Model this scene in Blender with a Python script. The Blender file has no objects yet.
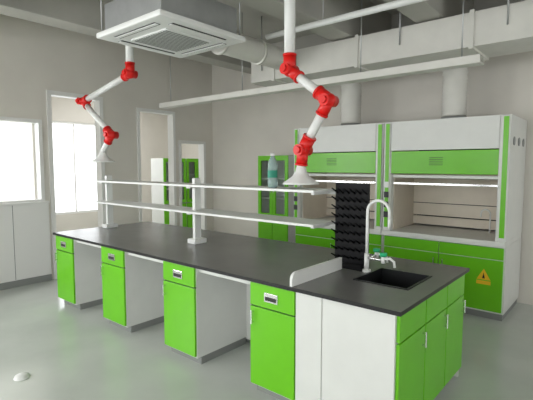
import bpy, bmesh, math, random
from mathutils import Vector, Matrix
random.seed(4)
# ---------------------------------------------------------------- materials
def mat(name, col, rough=0.5, metal=0.0, noise=0.0, nscale=6.0, bump=0.0, bscale=60.0, trans=0.0, ior=1.45, spec=0.5, alpha=1.0):
    m = bpy.data.materials.new(name); m.use_nodes = True
    nt = m.node_tree; p = nt.nodes['Principled BSDF']
    p.inputs['Base Color'].default_value = (*col, 1)
    p.inputs['Roughness'].default_value = rough
    p.inputs['Metallic'].default_value = metal
    p.inputs['Transmission Weight'].default_value = trans
    p.inputs['IOR'].default_value = ior
    p.inputs['Specular IOR Level'].default_value = spec
    p.inputs['Alpha'].default_value = alpha
    tc = nt.nodes.new('ShaderNodeTexCoord')
    if noise > 0:
        n = nt.nodes.new('ShaderNodeTexNoise'); n.inputs['Scale'].default_value = nscale
        n.inputs['Detail'].default_value = 5
        r = nt.nodes.new('ShaderNodeMapRange')
        r.inputs['From Min'].default_value = 0.3; r.inputs['From Max'].default_value = 0.7
        r.inputs['To Min'].default_value = 1 - noise; r.inputs['To Max'].default_value = 1 + noise * 0.6
        mx = nt.nodes.new('ShaderNodeMix'); mx.data_type = 'RGBA'; mx.blend_type = 'MULTIPLY'
        mx.inputs['Factor'].default_value = 1
        mx.inputs['A'].default_value = (*col, 1)
        nt.links.new(tc.outputs['Object'], n.inputs['Vector'])
        nt.links.new(n.outputs['Fac'], r.inputs['Value'])
        nt.links.new(r.outputs['Result'], mx.inputs['B'])
        nt.links.new(mx.outputs['Result'], p.inputs['Base Color'])
    if bump > 0:
        n2 = nt.nodes.new('ShaderNodeTexNoise'); n2.inputs['Scale'].default_value = bscale
        b = nt.nodes.new('ShaderNodeBump'); b.inputs['Strength'].default_value = bump
        b.inputs['Distance'].default_value = 0.01
        nt.links.new(tc.outputs['Object'], n2.inputs['Vector'])
        nt.links.new(n2.outputs['Fac'], b.inputs['Height'])
        nt.links.new(b.outputs['Normal'], p.inputs['Normal'])
    return m
GREEN = mat('green_laminate', (0.15, 0.54, 0.012), 0.28, noise=0.04)
WHITE = mat('white_steel', (0.72, 0.73, 0.70), 0.35, noise=0.03)
WHITE2 = mat('white_shelf_laminate', (0.78, 0.79, 0.77), 0.4)
TOPG = mat('grey_phenolic_top', (0.18, 0.18, 0.172), 0.27, noise=0.08, nscale=3)
BLACK = mat('black_core', (0.012, 0.012, 0.013), 0.35)
DARK = mat('dark_gap', (0.03, 0.03, 0.03), 0.7)
GREY = mat('grey_plinth', (0.25, 0.26, 0.25), 0.5)
FLOOR = mat('epoxy_floor', (0.54, 0.57, 0.53), 0.17, noise=0.10, nscale=1.6, bump=0.03, bscale=8)
WALL = mat('plaster_wall', (0.70, 0.67, 0.61), 0.8, noise=0.06, nscale=1.5, bump=0.05)
CEIL = mat('concrete_ceiling', (0.46, 0.45, 0.41), 0.85, noise=0.12, nscale=1.5, bump=0.1)
BEIGE = mat('beige_baffle', (0.72, 0.65, 0.55), 0.5, noise=0.05)
RED = mat('red_joint_plastic', (0.75, 0.015, 0.012), 0.35)
PLAST = mat('white_plastic', (0.78, 0.79, 0.77), 0.35)
DUCT = mat('white_duct', (0.70, 0.69, 0.64), 0.5, noise=0.05)
CHROME = mat('chrome', (0.75, 0.75, 0.75), 0.2, metal=1.0)
GALV = mat('galvanised', (0.45, 0.46, 0.46), 0.4, metal=0.6, noise=0.1)
BLK = mat('black_plastic', (0.008, 0.009, 0.010), 0.4)
RBLK = mat('rack_black_plastic', (0.004, 0.004, 0.005), 0.55, spec=0.25)
GLASS = mat('clear_glass', (0.9, 0.95, 0.93), 0.03, trans=1.0, ior=1.02, spec=0.5)
PET = mat('clear_pet', (0.50, 0.66, 0.66), 0.08, trans=0.6, ior=1.33)
LABEL = mat('bottle_label', (0.02, 0.26, 0.17), 0.5)
YEL = mat('warning_yellow', (0.9, 0.55, 0.02), 0.5)
GKNOB = mat('green_knob', (0.02, 0.45, 0.2), 0.3)
FRAME = mat('door_frame_white', (0.78, 0.78, 0.76), 0.4)

# ---------------------------------------------------------------- builder
class B:
    def __init__(s, name):
        s.name = name; s.bm = bmesh.new(); s.mats = []
    def mi(s, m):
        if m not in s.mats: s.mats.append(m)
        return s.mats.index(m)
    def _merge(s, t, m, smooth=False, M=None):
        i = s.mi(m)
        for f in t.faces:
            f.material_index = i; f.smooth = smooth
        if M is not None: bmesh.ops.transform(t, matrix=M, verts=t.verts)
        me = bpy.data.meshes.new('tmp'); t.to_mesh(me); t.free()
        s.bm.from_mesh(me); bpy.data.meshes.remove(me)
    def box(s, x0, x1, y0, y1, z0, z1, m, bev=0.0, M=None, topmat=None):
        t = bmesh.new(); bmesh.ops.create_cube(t, size=1)
        for v in t.verts:
            v.co = Vector(((x0+x1)/2 + v.co.x*abs(x1-x0), (y0+y1)/2 + v.co.y*abs(y1-y0), (z0+z1)/2 + v.co.z*abs(z1-z0)))
        if bev > 0:
            bmesh.ops.bevel(t, geom=list(t.edges), offset=bev, segments=2, affect='EDGES', profile=0.6)
        if topmat:
            s.mi(m); n0 = len(s.bm.faces)
            s._merge(t, m, False, M)
            s.bm.faces.ensure_lookup_table(); j = s.mi(topmat)
            for f in s.bm.faces[n0:]:
                f.normal_update()
                if f.normal.z > 0.9: f.material_index = j
        else: s._merge(t, m, False, M)
        return s
    def cyl(s, p0, p1, r, m, r2=None, seg=24, caps=True):
        p0 = Vector(p0); p1 = Vector(p1); d = p1 - p0; L = d.length
        t = bmesh.new()
        bmesh.ops.create_cone(t, cap_ends=caps, segments=seg, radius1=r, radius2=r if r2 is None else r2, depth=L)
        M = Matrix.Translation((p0+p1)/2) @ d.to_track_quat('Z', 'Y').to_matrix().to_4x4()
        i = s.mi(m)
        for f in t.faces:
            f.material_index = i; f.smooth = len(f.verts) == 4
        bmesh.ops.transform(t, matrix=M, verts=t.verts)
        me = bpy.data.meshes.new('tmp'); t.to_mesh(me); t.free(); s.bm.from_mesh(me); bpy.data.meshes.remove(me)
        return s
    def sph(s, c, r, m, sc=(1,1,1)):
        t = bmesh.new(); bmesh.ops.create_uvsphere(t, u_segments=20, v_segments=12, radius=r)
        s._merge(t, m, True, Matrix.Translation(c) @ Matrix.Diagonal((*sc, 1))); return s
    def tube(s, pts, r, m, seg=16, ridge=0.0):
        pts = [Vector(p) for p in pts]; t = bmesh.new(); rings = []
        up = None
        for k, p in enumerate(pts):
            a = pts[max(k-1, 0)]; b = pts[min(k+1, len(pts)-1)]
            d = (b-a).normalized()
            if up is None:
                up = Vector((0,0,1)) if abs(d.z) < 0.9 else Vector((1,0,0))
            x = up.cross(d); 
            if x.length < 1e-4: x = Vector((0,1,0)).cross(d)
            x.normalize(); y = d.cross(x); up = y
            rr = r + (ridge if k % 2 else -ridge)
            rings.append([t.verts.new(p + x*rr*math.cos(2*math.pi*j/seg) + y*rr*math.sin(2*math.pi*j/seg)) for j in range(seg)])
        for a, b in zip(rings, rings[1:]):
            for j in range(seg):
                t.faces.new((a[j], a[(j+1) % seg], b[(j+1) % seg], b[j]))
        t.faces.new(rings[0][::-1]); t.faces.new(rings[-1])
        bmesh.ops.recalc_face_normals(t, faces=t.faces)
        s._merge(t, m, True); return s
    def lathe(s, prof, c, m, seg=28):
        t = bmesh.new(); c = Vector(c); rings = []
        for r, z in prof:
            rings.append([t.verts.new(c + Vector((r*math.cos(2*math.pi*j/seg), r*math.sin(2*math.pi*j/seg), z))) for j in range(seg)])
        for a, b in zip(rings, rings[1:]):
            for j in range(seg):
                t.faces.new((a[j], a[(j+1) % seg], b[(j+1) % seg], b[j]))
        bmesh.ops.recalc_face_normals(t, faces=t.faces)
        s._merge(t, m, True); return s
    def poly(s, pts, m):
        i = s.mi(m); f = s.bm.faces.new([s.bm.verts.new(p) for p in pts]); f.material_index = i; return s
    def done(s):
        me = bpy.data.meshes.new(s.name); 
        xs = [v.co.x for v in s.bm.verts]; ys = [v.co.y for v in s.bm.verts]; zs = [v.co.z for v in s.bm.verts]
        o = Vector(((min(xs)+max(xs))/2, (min(ys)+max(ys))/2, min(zs)))
        bmesh.ops.translate(s.bm, vec=-o, verts=s.bm.verts)
        s.bm.to_mesh(me); s.bm.free()
        for m in s.mats: me.materials.append(m)
        ob = bpy.data.objects.new(s.name, me); ob.location = o
        bpy.context.scene.collection.objects.link(ob); return ob

def arc(c, r, a0, a1, n, plane='xz'):
    out = []
    for i in range(n+1):
        a = math.radians(a0 + (a1-a0)*i/n)
        if plane == 'xz': out.append((c[0]+r*math.cos(a), c[1], c[2]+r*math.sin(a)))
        elif plane == 'yz': out.append((c[0], c[1]+r*math.cos(a), c[2]+r*math.sin(a)))
        else: out.append((c[0]+r*math.cos(a), c[1]+r*math.sin(a), c[2]))
    return out

# ---------------------------------------------------------------- room shell
CZ = 3.6
LW = -6.3; BW = 5.8; EW = 2.8; SW = -3.2
b = B('floor'); b.box(-10.2, EW+.2, SW-.2, 8.0, -0.1, 0, FLOOR); b.done()
b = B('ceiling'); b.box(LW-.12, EW+.15, SW-.15, 8.0, CZ, CZ+.15, CEIL); b.box(-10.2, LW-.12, 2.5, 8.0, CZ, CZ+.15, CEIL); b.done()
b = B('wall_back'); b.box(LW-.12, EW, BW, BW+.15, 0, CZ, WALL); b.done()
def wall_x(name, x0, x1, ya, yb, holes, m):
    b = B(name); holes = sorted(holes); y = ya
    for (h0, h1, z0, z1) in holes:
        if h0 > y: b.box(x0, x1, y, h0, 0, CZ, m)
        if z0 > 0: b.box(x0, x1, h0, h1, 0, z0, m)
        b.box(x0, x1, h0, h1, z1, CZ, m); y = h1
    b.box(x0, x1, y, yb, 0, CZ, m); return b.done()
def wall_y(name, y0, y1, xa, xb, holes, m):
    b = B(name); x = xa
    for (h0, h1, z0, z1) in sorted(holes):
        if h0 > x: b.box(x, h0, y0, y1, 0, CZ, m)
        if z0 > 0: b.box(h0, h1, y0, y1, 0, z0, m)
        b.box(h0, h1, y0, y1, z1, CZ, m); x = h1
    b.box(x, xb, y0, y1, 0, CZ, m); return b.done()
wall_x('wall_left', LW-.12, LW, SW, BW, [(-2.6, -.4, .9, 2.6), (0.3, 2.58, 1.12, 2.28), (2.66, 3.5, 0, 2.7), (4.1, 4.88, 0, 2.6), (4.96, 5.6, 0, 2.1)], WALL)
wall_x('wall_far_left', -10.2, -10.0, 2.5, 8.0, [(3.0, 3.9, .5, 2.65), (4.2, 5.5, .5, 2.65)], WALL)
wall_y('wall_far_front', 2.5, 2.6, -10, LW-.12, [], WALL)
wall_y('wall_far_back', 7.8, 8.0, -10, LW, [], WALL)
wall_x('wall_side_room', LW-.12, LW, BW+.15, 7.8, [], WALL)
wall_y('wall_front', SW-.15, SW, LW, EW, [(-5.8, -3.4, .8, 2.8), (-2.8, -.4, .8, 2.8), (.2, 2.4, .8, 2.8)], WALL)
wall_x('wall_right', EW, EW+.15, SW, BW+.15, [(-2.4, -.4, .9, 2.6), (3.4, 5.2, .9, 2.5)], WALL)

def frame_x(name, x, y0, y1, z0, z1, w=.05, mull=(), trans=(), dep=.16):
    b = B(name); xa = x-.06-dep/2; xb = x-.06+dep/2
    b.box(xa, xb, y0, y0+w, z0, z1, FRAME); b.box(xa, xb, y1-w, y1, z0, z1, FRAME)
    b.box(xa, xb, y0+w, y1-w, z1-w, z1, FRAME)
    if z0 > 0: b.box(xa, xb, y0+w, y1-w, z0, z0+w, FRAME)
    for q in mull: b.box(x-.085, x-.035, q-.02, q+.02, z0+(w if z0 > 0 else 0), z1-w, FRAME)
    for q in trans: b.box(x-.085, x-.035, y0+w, y1-w, q-.02, q+.02, FRAME)
    return b.done()
frame_x('window_1', LW, 0.3, 2.58, 1.12, 2.28)
frame_x('door_1', LW, 2.66, 3.5, 0, 2.7, w=.06)
frame_x('door_2', LW, 4.1, 4.88, 0, 2.6)
frame_x('door_3', LW, 4.96, 5.6, 0, 2.1)
frame_x('window_2', -10.04, 4.2, 5.5, .5, 2.65, mull=(4.85,))
frame_x('window_3', -10.04, 3.0, 3.9, .5, 2.65)
frame_x('window_4', LW, -2.6, -.4, .9, 2.6, mull=(-1.5,))
b = B('trim_1')
b.box(LW+.001, LW+.03, .2, 2.62, 0.0, 1.12, FRAME)
b.box(LW+.001, LW+.07, .2, 2.62, 1.12, 1.145, FRAME, .004)
for y in (.85, 1.5, 2.15): b.box(LW+.03, LW+.032, y-.004, y+.004, .1, 1.11, GREY)
b.box(LW+.03, LW+.042, .2, 2.62, 0, .09, GREY)
b.done()
b = B('baseboard_left'); b.box(LW+.001, LW+.015, 3.52, 4.08, 0, .1, GREY); b.done()
b = B('baseboard_back'); b.box(LW+.02, -4.7, BW-.015, BW-.001, 0, .1, GREY); b.done()
b = B('ceiling_beam'); b.box(LW, EW, 1.1, 1.4, CZ-.4, CZ, CEIL, .01); b.done()
b = B('ceiling_beam'); b.box(-5.2, -4.9, 1.41, BW, CZ-.35, CZ, CEIL, .01); b.done()
for x in (-2.75, -1.75, -.7): b = B('ceiling_beam'); b.box(x, x+.28, 1.41, 5.44, CZ-.5, CZ, CEIL, .01); b.done()
b = B('ceiling_beam'); b.box(-4.89, EW, 5.45, BW, CZ-.6, CZ, CEIL, .01); b.done()

# ---------------------------------------------------------------- island bench
X0, X1, Y0, Y1, TZ = -5.14, -0.90, 2.18, 3.48, 0.86
b = B('laboratory_island_bench')
SX0, SX1, SY0, SY1 = -1.42, -1.03, 2.60, 3.04
for (a, c, d, e) in [(X0, SX0, Y0, Y1), (SX1, X1, Y0, Y1), (SX0, SX1, Y0, SY0), (SX0, SX1, SY1, Y1)]:
    b.box(a, c, d, e, TZ-.025, TZ, BLACK, topmat=TOPG)
def cab(x0, x1, yf, yb, s):
    lo, hi = min(yf, yb), max(yf, yb)
    b.box(x0, x1, lo, hi, .07, TZ-.025, WHITE)
    f = yf
    b.box(x0+.01, x1-.01, min(f+s*.05, yb), max(f+s*.05, yb), 0, .07, GREY)
    def fr(a, c, z0, z1, m): b.box(a, c, min(f, f-s*.02), max(f, f-s*.02), z0, z1, m, .003)
    fr(x0+.006, x1-.006, .665, TZ-.035, GREEN)
    fr(x0+.006, x1-.006, .085, .655, GREEN)
    b.box(x0+.004, x1-.004, min(f, f-s*.004), max(f, f-s*.004), .653, .667, DARK)
    xm = (x0+x1)/2; ff = f-s*.02
    b.box(xm-.06, xm+.06, min(ff, ff-s*.008), max(ff, ff-s*.008), .71, .775, CHROME, .003)
    b.box(xm-.048, xm+.048, min(ff-s*.008, ff-s*.010), max(ff-s*.008, ff-s*.010), .722, .748, DARK)
    b.box(x0+.03, x0+.044, min(ff-s*.02, ff-s*.03), max(ff-s*.02, ff-s*.03), .53, .63, CHROME, .003)
    for z in (.54, .615): b.box(x0+.03, x0+.044, min(ff, ff-s*.022), max(ff, ff-s*.022), z, z+.008, CHROME)
yf = Y0+.04; yr = Y1-.04; ym = (Y0+Y1)/2
for (a, c) in [(-5.12, -4.70), (-4.08, -3.66), (-3.04, -2.62), (-2.02, -1.62)]:
    cab(a, c, yf, ym-.02, 1); cab(a, c, yr, ym+.02, -1)
b.box(-5.12, -1.62, ym-.02, ym+.02, .05, TZ-.025, WHITE)
for (a, c) in [(-4.70, -4.08), (-3.66, -3.04), (-2.62, -2.02)]:
    b.box(a, c, yf+.03, yf+.05, TZ-.075, TZ-.025, WHITE); b.box(a, c, yr-.05, yr-.03, TZ-.075, TZ-.025, WHITE)
EX0, EX1 = -1.62, -0.94
b.box(EX0, EX0+.02, yf, yr, .07, TZ-.025, WHITE)
b.box(EX0+.02, EX1, yf, yf+.02, .0, TZ-.025, WHITE)
b.box(EX0+.02, EX1, yr-.02, yr, .0, TZ-.025, WHITE)
b.box(EX0+.02, EX1, yf+.02, yr-.02, .07, .09, WHITE)
b.box(EX1-.07, EX1-.05, yf+.02, yr-.02, 0, .07, GREY)
b.box(EX0, -1.42, yf-.012, yf, 0.0, TZ-.03, WHITE, .003)
b.box(-1.414, EX1, yf-.012, yf, 0.0, TZ-.03, WHITE, .003)
b.box(EX1-.01, EX1, yf+.02, yr-.02, .09, TZ-.025, WHITE)
n = 3; w = (yr-yf)/n
for i in range(n):
    a = yf+i*w+.006; c = yf+(i+1)*w-.006
    b.box(EX1, EX1+.02, a, c, .665, TZ-.035, GREEN, .003)
    b.box(EX1, EX1+.02, a, c, .085, .655, GREEN, .003)
    b.box(EX1+.035, EX1+.045, c-.05, c-.036, .53, .63, CHROME, .003)
    for z in (.54, .615): b.box(EX1+.02, EX1+.037, c-.05, c-.036, z, z+.008, CHROME)
b.done()
# sink
b = B('laboratory_sink'); g = .001
b.box(SX0+g, SX0+.015, SY0+g, SY1-g, TZ-.25, TZ+.006, BLK); b.box(SX1-.015, SX1-g, SY0+g, SY1-g, TZ-.25, TZ+.006, BLK)
b.box(SX0+.015, SX1-.015, SY0+g, SY0+.015, TZ-.25, TZ+.006, BLK); b.box(SX0+.015, SX1-.015, SY1-.015, SY1-g, TZ-.25, TZ+.006, BLK)
b.box(SX0+g, SX1-g, SY0+g, SY1-g, TZ-.265, TZ-.25, BLK)
b.cyl((-1.225, 2.82, TZ-.25), (-1.225, 2.82, TZ-.245), .035, CHROME)
b.done()
# splash divider
b = B('splash_divider')
t = bmesh.new(); prof = [(2.19, 0), (2.19, .045)] + [(2.24-.05*math.cos(math.radians(a)), .045+.045*math.sin(math.radians(a))) for a in (20, 40, 60, 80, 90)] + [(2.82, .09), (2.82, 0)]
va = [t.verts.new((-1.655, y, TZ+z)) for y, z in prof]; vb = [t.verts.new((-1.635, y, TZ+z)) for y, z in prof]
t.faces.new(va); t.faces.new(vb[::-1])
for i in range(len(prof)): j = (i+1) % len(prof); t.faces.new((va[i], vb[i], vb[j], va[j]))
bmesh.ops.recalc_face_normals(t, faces=t.faces); b._merge(t, WHITE2); b.done()
# faucet
fx, fy = -1.45, 2.86
b = B('gooseneck_faucet')
b.cyl((fx, fy, TZ), (fx, fy, TZ+.02), .03, PLAST); b.cyl((fx, fy, TZ+.02), (fx, fy, TZ+.14), .018, PLAST)
b.tube([(fx, fy, TZ+.14), (fx, fy, TZ+.3), (fx, fy, TZ+.45)] + arc((fx+.085, fy, TZ+.45), .085, 170, 10, 12) + [(fx+.17, fy, TZ+.40)], .011, PLAST)
b.cyl((fx+.17, fy, TZ+.41), (fx+.17, fy, TZ+.34), .013, PLAST, r2=.007)
b.cyl((fx, fy, TZ+.11), (fx+.14, fy-.02, TZ+.11), .011, CHROME); b.cyl((fx, fy, TZ+.11), (fx+.03, fy+.10, TZ+.11), .011, CHROME)
for (ux, uy) in ((.14, -.02), (.03, .10)):
    b.cyl((fx+ux, fy+uy, TZ+.09), (fx+ux, fy+uy, TZ+.14), .015, PLAST)
    b.cyl((fx+ux, fy+uy, TZ+.14), (fx+ux, fy+uy, TZ+.165), .026, GKNOB)
    b.tube([(fx+ux, fy+uy, TZ+.12), (fx+ux+.05, fy+uy, TZ+.13), (fx+ux+.08, fy+uy, TZ+.11), (fx+ux+.085, fy+uy, TZ+.07)], .009, PLAST)
b.done()
# drying rack
b = B('peg_drying_rack'); ry = 2.955; r0, r1 = -1.775, -1.485
b.box(r0, r1, ry-.01, ry+.01, TZ+.02, TZ+.65, RBLK, .004)
b.box(r0, r1, ry-.11, ry+.014, TZ, TZ+.02, RBLK, .006)
b.box(r0, r1, ry-.11, ry-.10, TZ+.02, TZ+.045, RBLK)
for k in range(9):
    for j in range(6):
        x = r0+.02+(r1-r0-.04)*j/5; z = TZ+.06+.064*k
        b.cyl((x, ry-.008, z), (x, ry-.095, z+.04), .008, RBLK, r2=.005, seg=8)
b.done()
# reagent shelf
b = B('reagent_shelf')
for z in (1.20, 1.46):
    b.box(-5.1, -1.80, 2.67, 2.965, z-.02, z, WHITE2, .002)
for x, y0, y1 in ((-5.0, 2.79, 2.87), (-3.32, 2.79, 2.87)):
    b.box(x-.02, x+.02, y0, y1, TZ+.05, 1.52, PLAST, .004)
    b.box(x-.06, x+.06, y0-.04, y1+.04, TZ, TZ+.05, PLAST, .012)
    for z in (1.20, 1.46): b.box(x-.03, x+.03, 2.72, 2.94, z-.04, z-.02, PLAST, .004)
x = -1.74
b.box(x-.02, x+.02, 2.99, 3.05, TZ+.05, 1.47, PLAST, .004)
b.box(x-.05, x+.05, 2.975, 3.09, TZ, TZ+.05, PLAST, .01)
for z in (1.20, 1.46): b.box(-1.87, x, 2.975, 3.0, z-.045, z-.005, PLAST); b.box(-1.87, -1.84, 2.74, 2.99, z-.04, z-.02, PLAST)
b.done()
# bottle
b = B('water_bottle'); c = (-2.27, 2.76, 1.461)
K = 1.2
b.lathe([(r*K, z*K) for r, z in [(0, 0), (.028, 0), (.034, .008), (.034, .06), (.031, .065), (.034, .07), (.034, .13), (.031, .137), (.034, .144), (.033, .165), (.026, .19), (.015, .21), (.013, .225)]], c, PET)
b.lathe([(.0418, .085), (.0418, .145)], c, LABEL)
b.cyl((c[0], c[1], c[2]+.265), (c[0], c[1], c[2]+.288), .019, PLAST)
b.done()

# ---------------------------------------------------------------- extraction arms
def arm(top, J, cone):
    b = B('fume_extraction_arm'); J = [Vector(j) for j in J]; c = Vector(cone)
    b.cyl((J[0].x, J[0].y, top-.002), J[0], .045, PLAST)
    b.cyl((J[0].x, J[0].y, top-.002), (J[0].x, J[0].y, top-.04), .10, PLAST)
    pts = [Vector((J[0].x, J[0].y, J[0].z+.4))] + J + [c]
    for a, d in zip(J, J[1:]+[c]):
        b.cyl(a, d, .036, PLAST)
    for i, j in enumerate(J):
        p = (pts[i]-j).normalized(); q = (pts[i+2]-j).normalized()
        b.cyl(j, j+p*.11, .052, RED); b.cyl(j, j+q*.11, .046, RED)
        b.cyl(j+p*.11, j+p*.125, .056, RED); b.cyl(j+q*.11, j+q*.125, .052, RED)
        b.sph(j, .056, RED)
        b.cyl(j+Vector((0, -.075, 0)), j+Vector((0, .075, 0)), .045, RED)
        b.cyl(j+Vector((0, -.095, 0)), j+Vector((0, -.075, 0)), .028, RED, seg=8)
    b.lathe([(.03, .02), (.04, 0), (.045, -.03), (.07, -.07), (.14, -.12), (.15, -.135), (.145, -.135), (.065, -.075), (.03, -.03)], c, PLAST)
    b.done()
arm(CZ, [(-2.15, 2.83, 2.42), (-1.774, 2.83, 2.14), (-2.01, 2.83, 1.77)], (-2.03, 2.83, 1.63))
arm(CZ, [(-4.456, 2.83, 2.70), (-5.58, 2.83, 2.49), (-4.9, 2.83, 2.02)], (-5.12, 2.83, 1.82))

# ---------------------------------------------------------------- fume hoods
def hood(x0, x1):
    b = B('fume_hood'); yf = 4.88; yb = 5.76; T = 2.16; WT = .86
    b.box(x0+.003, x1-.003, yf+.06, yb, .08, .80, WHITE); b.box(x0+.02, x1-.02, yf+.1, yb, 0, .08, GREY)
    b.box(x0+.003, x1-.003, yf-.01, yb, .80, WT, WHITE, .008)
    xm = (x0+x1)/2
    for (a, c) in ((x0+.02, xm-.004), (xm+.004, x1-.02)):
        b.box(a, c, yf+.04, yf+.06, .66, .785, GREEN, .003)
        b.box(a, c, yf+.04, yf+.06, .10, .65, GREEN, .003)
    for s in (-1, 1): b.box(xm+s*.05-.006, xm+s*.05+.006, yf+.015, yf+.025, .48, .60, CHROME, .002); b.box(xm+s*.05-.006, xm+s*.05+.006, yf+.02, yf+.04, .53, .545, CHROME)
    for wx in (x1-.2,):
        b.poly([(wx-.07, yf+.0385, .43), (wx+.07, yf+.0385, .43), (wx, yf+.0385, .55)], YEL)
        b.poly([(wx-.014, yf+.038, .445), (wx+.014, yf+.038, .445), (wx, yf+.038, .51)], BLK)
        b.box(wx-.07, wx+.07, yf+.0375, yf+.04, .38, .42, YEL)
    cw = .10
    for s, a, c in ((0, x0+.003, x0+cw), (1, x1-cw, x1-.003)):
        b.box(a, c, yf+.02, yb, WT, T, WHITE)
        b.box(a+.012, c-.012, yf, yf+.02, WT+.02, T-.01, WHITE, .004)
        g0, g1 = (a+.03, a+.075) if s == 0 else (c-.06, c-.012)
        b.box(g0, g1, yf-.006, yf, WT+.04, T-.02, GREEN, .002)
    for z in (1.02, 1.14, 1.26, 1.38):
        b.box(x0+.028, x0+.085, yf-.014, yf-.005, z, z+.07, BLK if z < 1.3 else PLAST, .002)
    b.box(x0+cw, x1-cw, yf+.01, yf+.05, 1.82, T, WHITE, .004)
    b.box(x0+cw, x1-cw, yf+.015, yf+.05, 1.55, 1.81, GREEN, .003)
    b.box(x0+cw, x1-cw, yf+.05, yb, T-.05, T, WHITE)
    for k in range(5): b.box(x0+cw+.45, x0+cw+.60, yf+.012, yf+.0155, 1.73-.02*k, 1.735-.02*k, DARK)
    b.box(x0+cw, x1-cw, yf+.06, yf+.08, 1.50, 1.535, WHITE, .003)
    b.box(x0+cw, x1-cw, yf+.06, yf+.08, 1.42, 1.445, CHROME, .003)
    b.box(x0+cw, x1-cw, yb-.16, yb-.14, 1.0, 1.75, BEIGE); b.box(x0+cw, x1-cw, yb-.16, yb-.14, WT+.02, .985, BEIGE)
    b.box(x0+cw, x1-cw, yb-.02, yb, WT, T-.05, DARK)
    b.box(x0+cw, x0+cw+.01, yf+.1, yb-.02, WT, T-.05, BEIGE); b.box(x1-cw-.01, x1-cw, yf+.1, yb-.02, WT, T-.05, BEIGE)
    b.box(x0+cw+.01, x1-cw-.01, yf+.1, yb-.02, 1.9, 1.92, BEIGE)
    for q in (.3, .62, .86): b.box(x0+cw, x1-cw, yb-.165, yb-.16, WT+q-.004, WT+q+.004, DARK)
    tx = x1-.28; ty = yb-.3
    b.tube([(tx, ty, WT), (tx, ty, WT+.22)] + arc((tx-.05, ty, WT+.22), .05, 0, 180, 8) + [(tx-.1, ty, WT+.18)], .009, PLAST)
    for (q, z) in ((.2, 1.9), (.45, 1.9), (.7, 1.9)):
        b.cyl((x1-.003, yf+q, z), (x1+.004, yf+q, z), .045, GREY)
    b.cyl((xm, yf+.42, T), (xm, yf+.42, T+.05), .14, GALV)
    b.done()
hood(-3.64, -2.29); hood(-2.285, -0.93)
for xm in (-2.965, -1.607):
    b = B('flexible_exhaust_duct')
    pts = [(xm, 5.3, 2.215+.022*i) for i in range(20)] + [(xm, 5.3-.28*(1-math.cos(math.radians(a))), 2.655+.28*math.sin(math.radians(a))) for a in range(6, 91, 6)] + [(xm, 5.0, 2.935), (xm, 4.98, 2.935)]
    b.tube(pts, .135, DUCT, seg=24, ridge=.006)
    b.done()
b = B('exhaust_main_duct')
b.box(-4.0, EW-.05, 4.4, 4.96, 2.76, 3.08, DUCT, .006)
for x in (-3.6, -2.4, -1.2, 0, 1.2): b.box(x-.02, x+.02, 4.38, 4.98, 2.74, 3.095, DUCT)
for x in (-3.8, -1.9, -.9): b.cyl((x, 4.39, 2.9), (x, 4.39, CZ-.002), .008, GALV); b.cyl((x, 4.97, 2.9), (x, 4.97, CZ-.002), .008, GALV)
b.done()
b = B('round_ventilation_duct')
b.tube([(-3.35, 3.15+.2*i, 2.95) for i in range(7)], .13, DUCT, seg=24)
for y in (3.2, 3.8, 4.3): b.cyl((-3.35, y-.015, 2.95), (-3.35, y+.015, 2.95), .145, DUCT)
b.done()
b = B('water_supply_pipe')
b.tube([(EW-.05, 3.55, 3.0), (-1, 3.55, 3.0), (-2.45, 3.55, 3.0), (-3.0, 3.55, 3.0)], .03, PLAST, seg=12)
for x in (-2.3, -1.2, 0.2): b.cyl((x, 3.55, 3.0), (x, 3.55, CZ-.002), .006, GALV)
b.done()
b = B('cable_tray')
b.box(-5.6, -1.03, 4.05, 4.19, 2.53, 2.54, DUCT); b.box(-5.6, -1.03, 4.05, 4.06, 2.54, 2.60, DUCT); b.box(-5.6, -1.03, 4.18, 4.19, 2.54, 2.60, DUCT)
for x in (-5.4, -3.9, -2.2, -1.2): b.cyl((x, 4.12, 2.54), (x, 4.12, CZ-.002), .006, GALV)
b.done()

# ---------------------------------------------------------------- cassette AC
b = B('ceiling_cassette_air_conditioner'); cx, cy, z = -3.27, 2.52, 2.79; h = .48
b.box(cx-h, cx+h, cy-h, cy+h, z, z+.05, PLAST, .015)
b.box(cx-.42, cx+.42, cy-.42, cy+.42, z+.05, z+.30, GALV)
b.box(cx-.26, cx+.26, cy-.26, cy+.26, z-.012, z, PLAST, .004)
for k in range(14):
    q = -.23+.46*k/13
    b.box(cx+q-.006, cx+q+.006, cy-.24, cy+.24, z-.016, z-.011, GREY)
for s in (-1, 1):
    b.box(cx-.3, cx+.3, cy+s*.375-.03, cy+s*.375+.03, z-.004, z, DARK); b.box(cx-.3, cx+.3, cy+s*.375-.02, cy+s*.375+.012, z-.01, z-.004, PLAST)
    b.box(cx+s*.375-.03, cx+s*.375+.03, cy-.3, cy+.3, z-.004, z, DARK); b.box(cx+s*.375-.02, cx+s*.375+.012, cy-.3, cy+.3, z-.01, z-.004, PLAST)
    for r in (-1, 1): b.cyl((cx+s*.44, cy+r*.44, z+.05), (cx+s*.44, cy+r*.44, CZ-.002), .006, GALV)
b.done()

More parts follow.
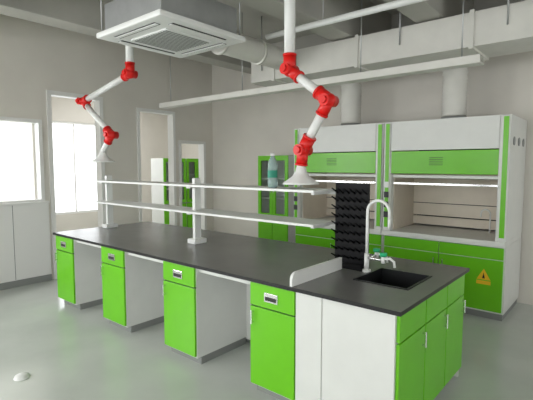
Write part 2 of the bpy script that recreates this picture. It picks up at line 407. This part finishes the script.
# ---------------------------------------------------------------- storage cabinets
def storage(M):
    b = B('reagent_storage_cabinet')
    w, d, H = .62, .45, 1.8
    def bx(*a, **k): b.box(*a, M=M, **k)
    bx(0, w, 0, d, 0, .05, GREY); bx(0, .02, 0, d, .05, H, WHITE); bx(w-.02, w, 0, d, .05, H, WHITE); bx(.02, w-.02, d-.02, d, .05, H, WHITE)
    bx(.02, w-.02, 0, d-.02, H-.03, H, WHITE); bx(.02, w-.02, 0, d-.02, .05, .07, WHITE); bx(.02, w-.02, 0, d-.02, .78, .8, WHITE)
    bx(.02, w-.02, .03, d-.02, 1.1, 1.115, WHITE); bx(.02, w-.02, .03, d-.02, 1.42, 1.435, WHITE)
    for a, c in ((.003, w/2-.003), (w/2+.003, w-.003)):
        bx(a, c, -.02, 0, .06, .77, GREEN, bev=.003)
        bx(a, a+.06, -.02, 0, .79, H, GREEN); bx(c-.06, c, -.02, 0, .79, H, GREEN)
        bx(a+.06, c-.06, -.02, 0, .79, .87, GREEN); bx(a+.06, c-.06, -.02, 0, H-.08, H, GREEN)
        bx(a+.06, c-.06, -.012, -.008, .87, H-.08, GLASS)
    for s in (-1, 1): bx(w/2+s*.03-.005, w/2+s*.03+.005, -.04, -.03, 1.2, 1.35, CHROME); bx(w/2+s*.03-.005, w/2+s*.03+.005, -.031, -.02, 1.27, 1.28, CHROME)
    b.done()
storage(Matrix.Translation((-4.68, 5.33, 0)))
for yy in (6.33, 6.97):
    storage(Matrix.Translation((-7.8, yy-.62, 0)) @ Matrix.Rotation(math.radians(90), 4, 'Z'))

b = B('floor_drain_cap')
b.lathe([(0.0, .03), (.03, .029), (.05, .018), (.058, .0)], (-3.53, 1.22, 0.0), PLAST); b.done()

# ---------------------------------------------------------------- lights / world
W = bpy.data.worlds.new('World'); bpy.context.scene.world = W; W.use_nodes = True
W.node_tree.nodes['Background'].inputs['Color'].default_value = (0.95, 0.98, 1.0, 1)
W.node_tree.nodes['Background'].inputs['Strength'].default_value = 6.0
def area(name, loc, rot, sx, sy, e, col=(1, 1, 1)):
    L = bpy.data.lights.new(name, 'AREA'); L.shape = 'RECTANGLE'; L.size = sx; L.size_y = sy; L.energy = e; L.color = col
    o = bpy.data.objects.new(name, L); o.location = loc; o.rotation_euler = [math.radians(a) for a in rot]
    bpy.context.scene.collection.objects.link(o)
area('fill_light_front', (-1.6, SW+.05, 1.8), (90, 0, 0), 5.0, 2.0, 60)  # added soft fill from behind the camera, wider than any window there
area('daylight_window_left', (LW+.05, -1.5, 1.7), (0, -90, 0), 1.6, 1.9, 160)
area('fill_light_side_room', (-8.2, 5.2, 3.5), (0, 0, 0), 1.2, 1.2, 110)  # added fill to brighten the room beyond the doorways, no fixture there

cam = bpy.data.cameras.new('camera'); co = bpy.data.objects.new('camera', cam)
bpy.context.scene.collection.objects.link(co)
co.location = (0, 0, 1.65); co.rotation_euler = (math.radians(90-4.67), 0, math.radians(40.25))
cam.sensor_width = 36; cam.lens = 428/533*36; cam.clip_start = .05
bpy.context.scene.camera = co
bpy.context.scene.view_settings.view_transform = 'Standard'
bpy.context.scene.view_settings.exposure = -0.7
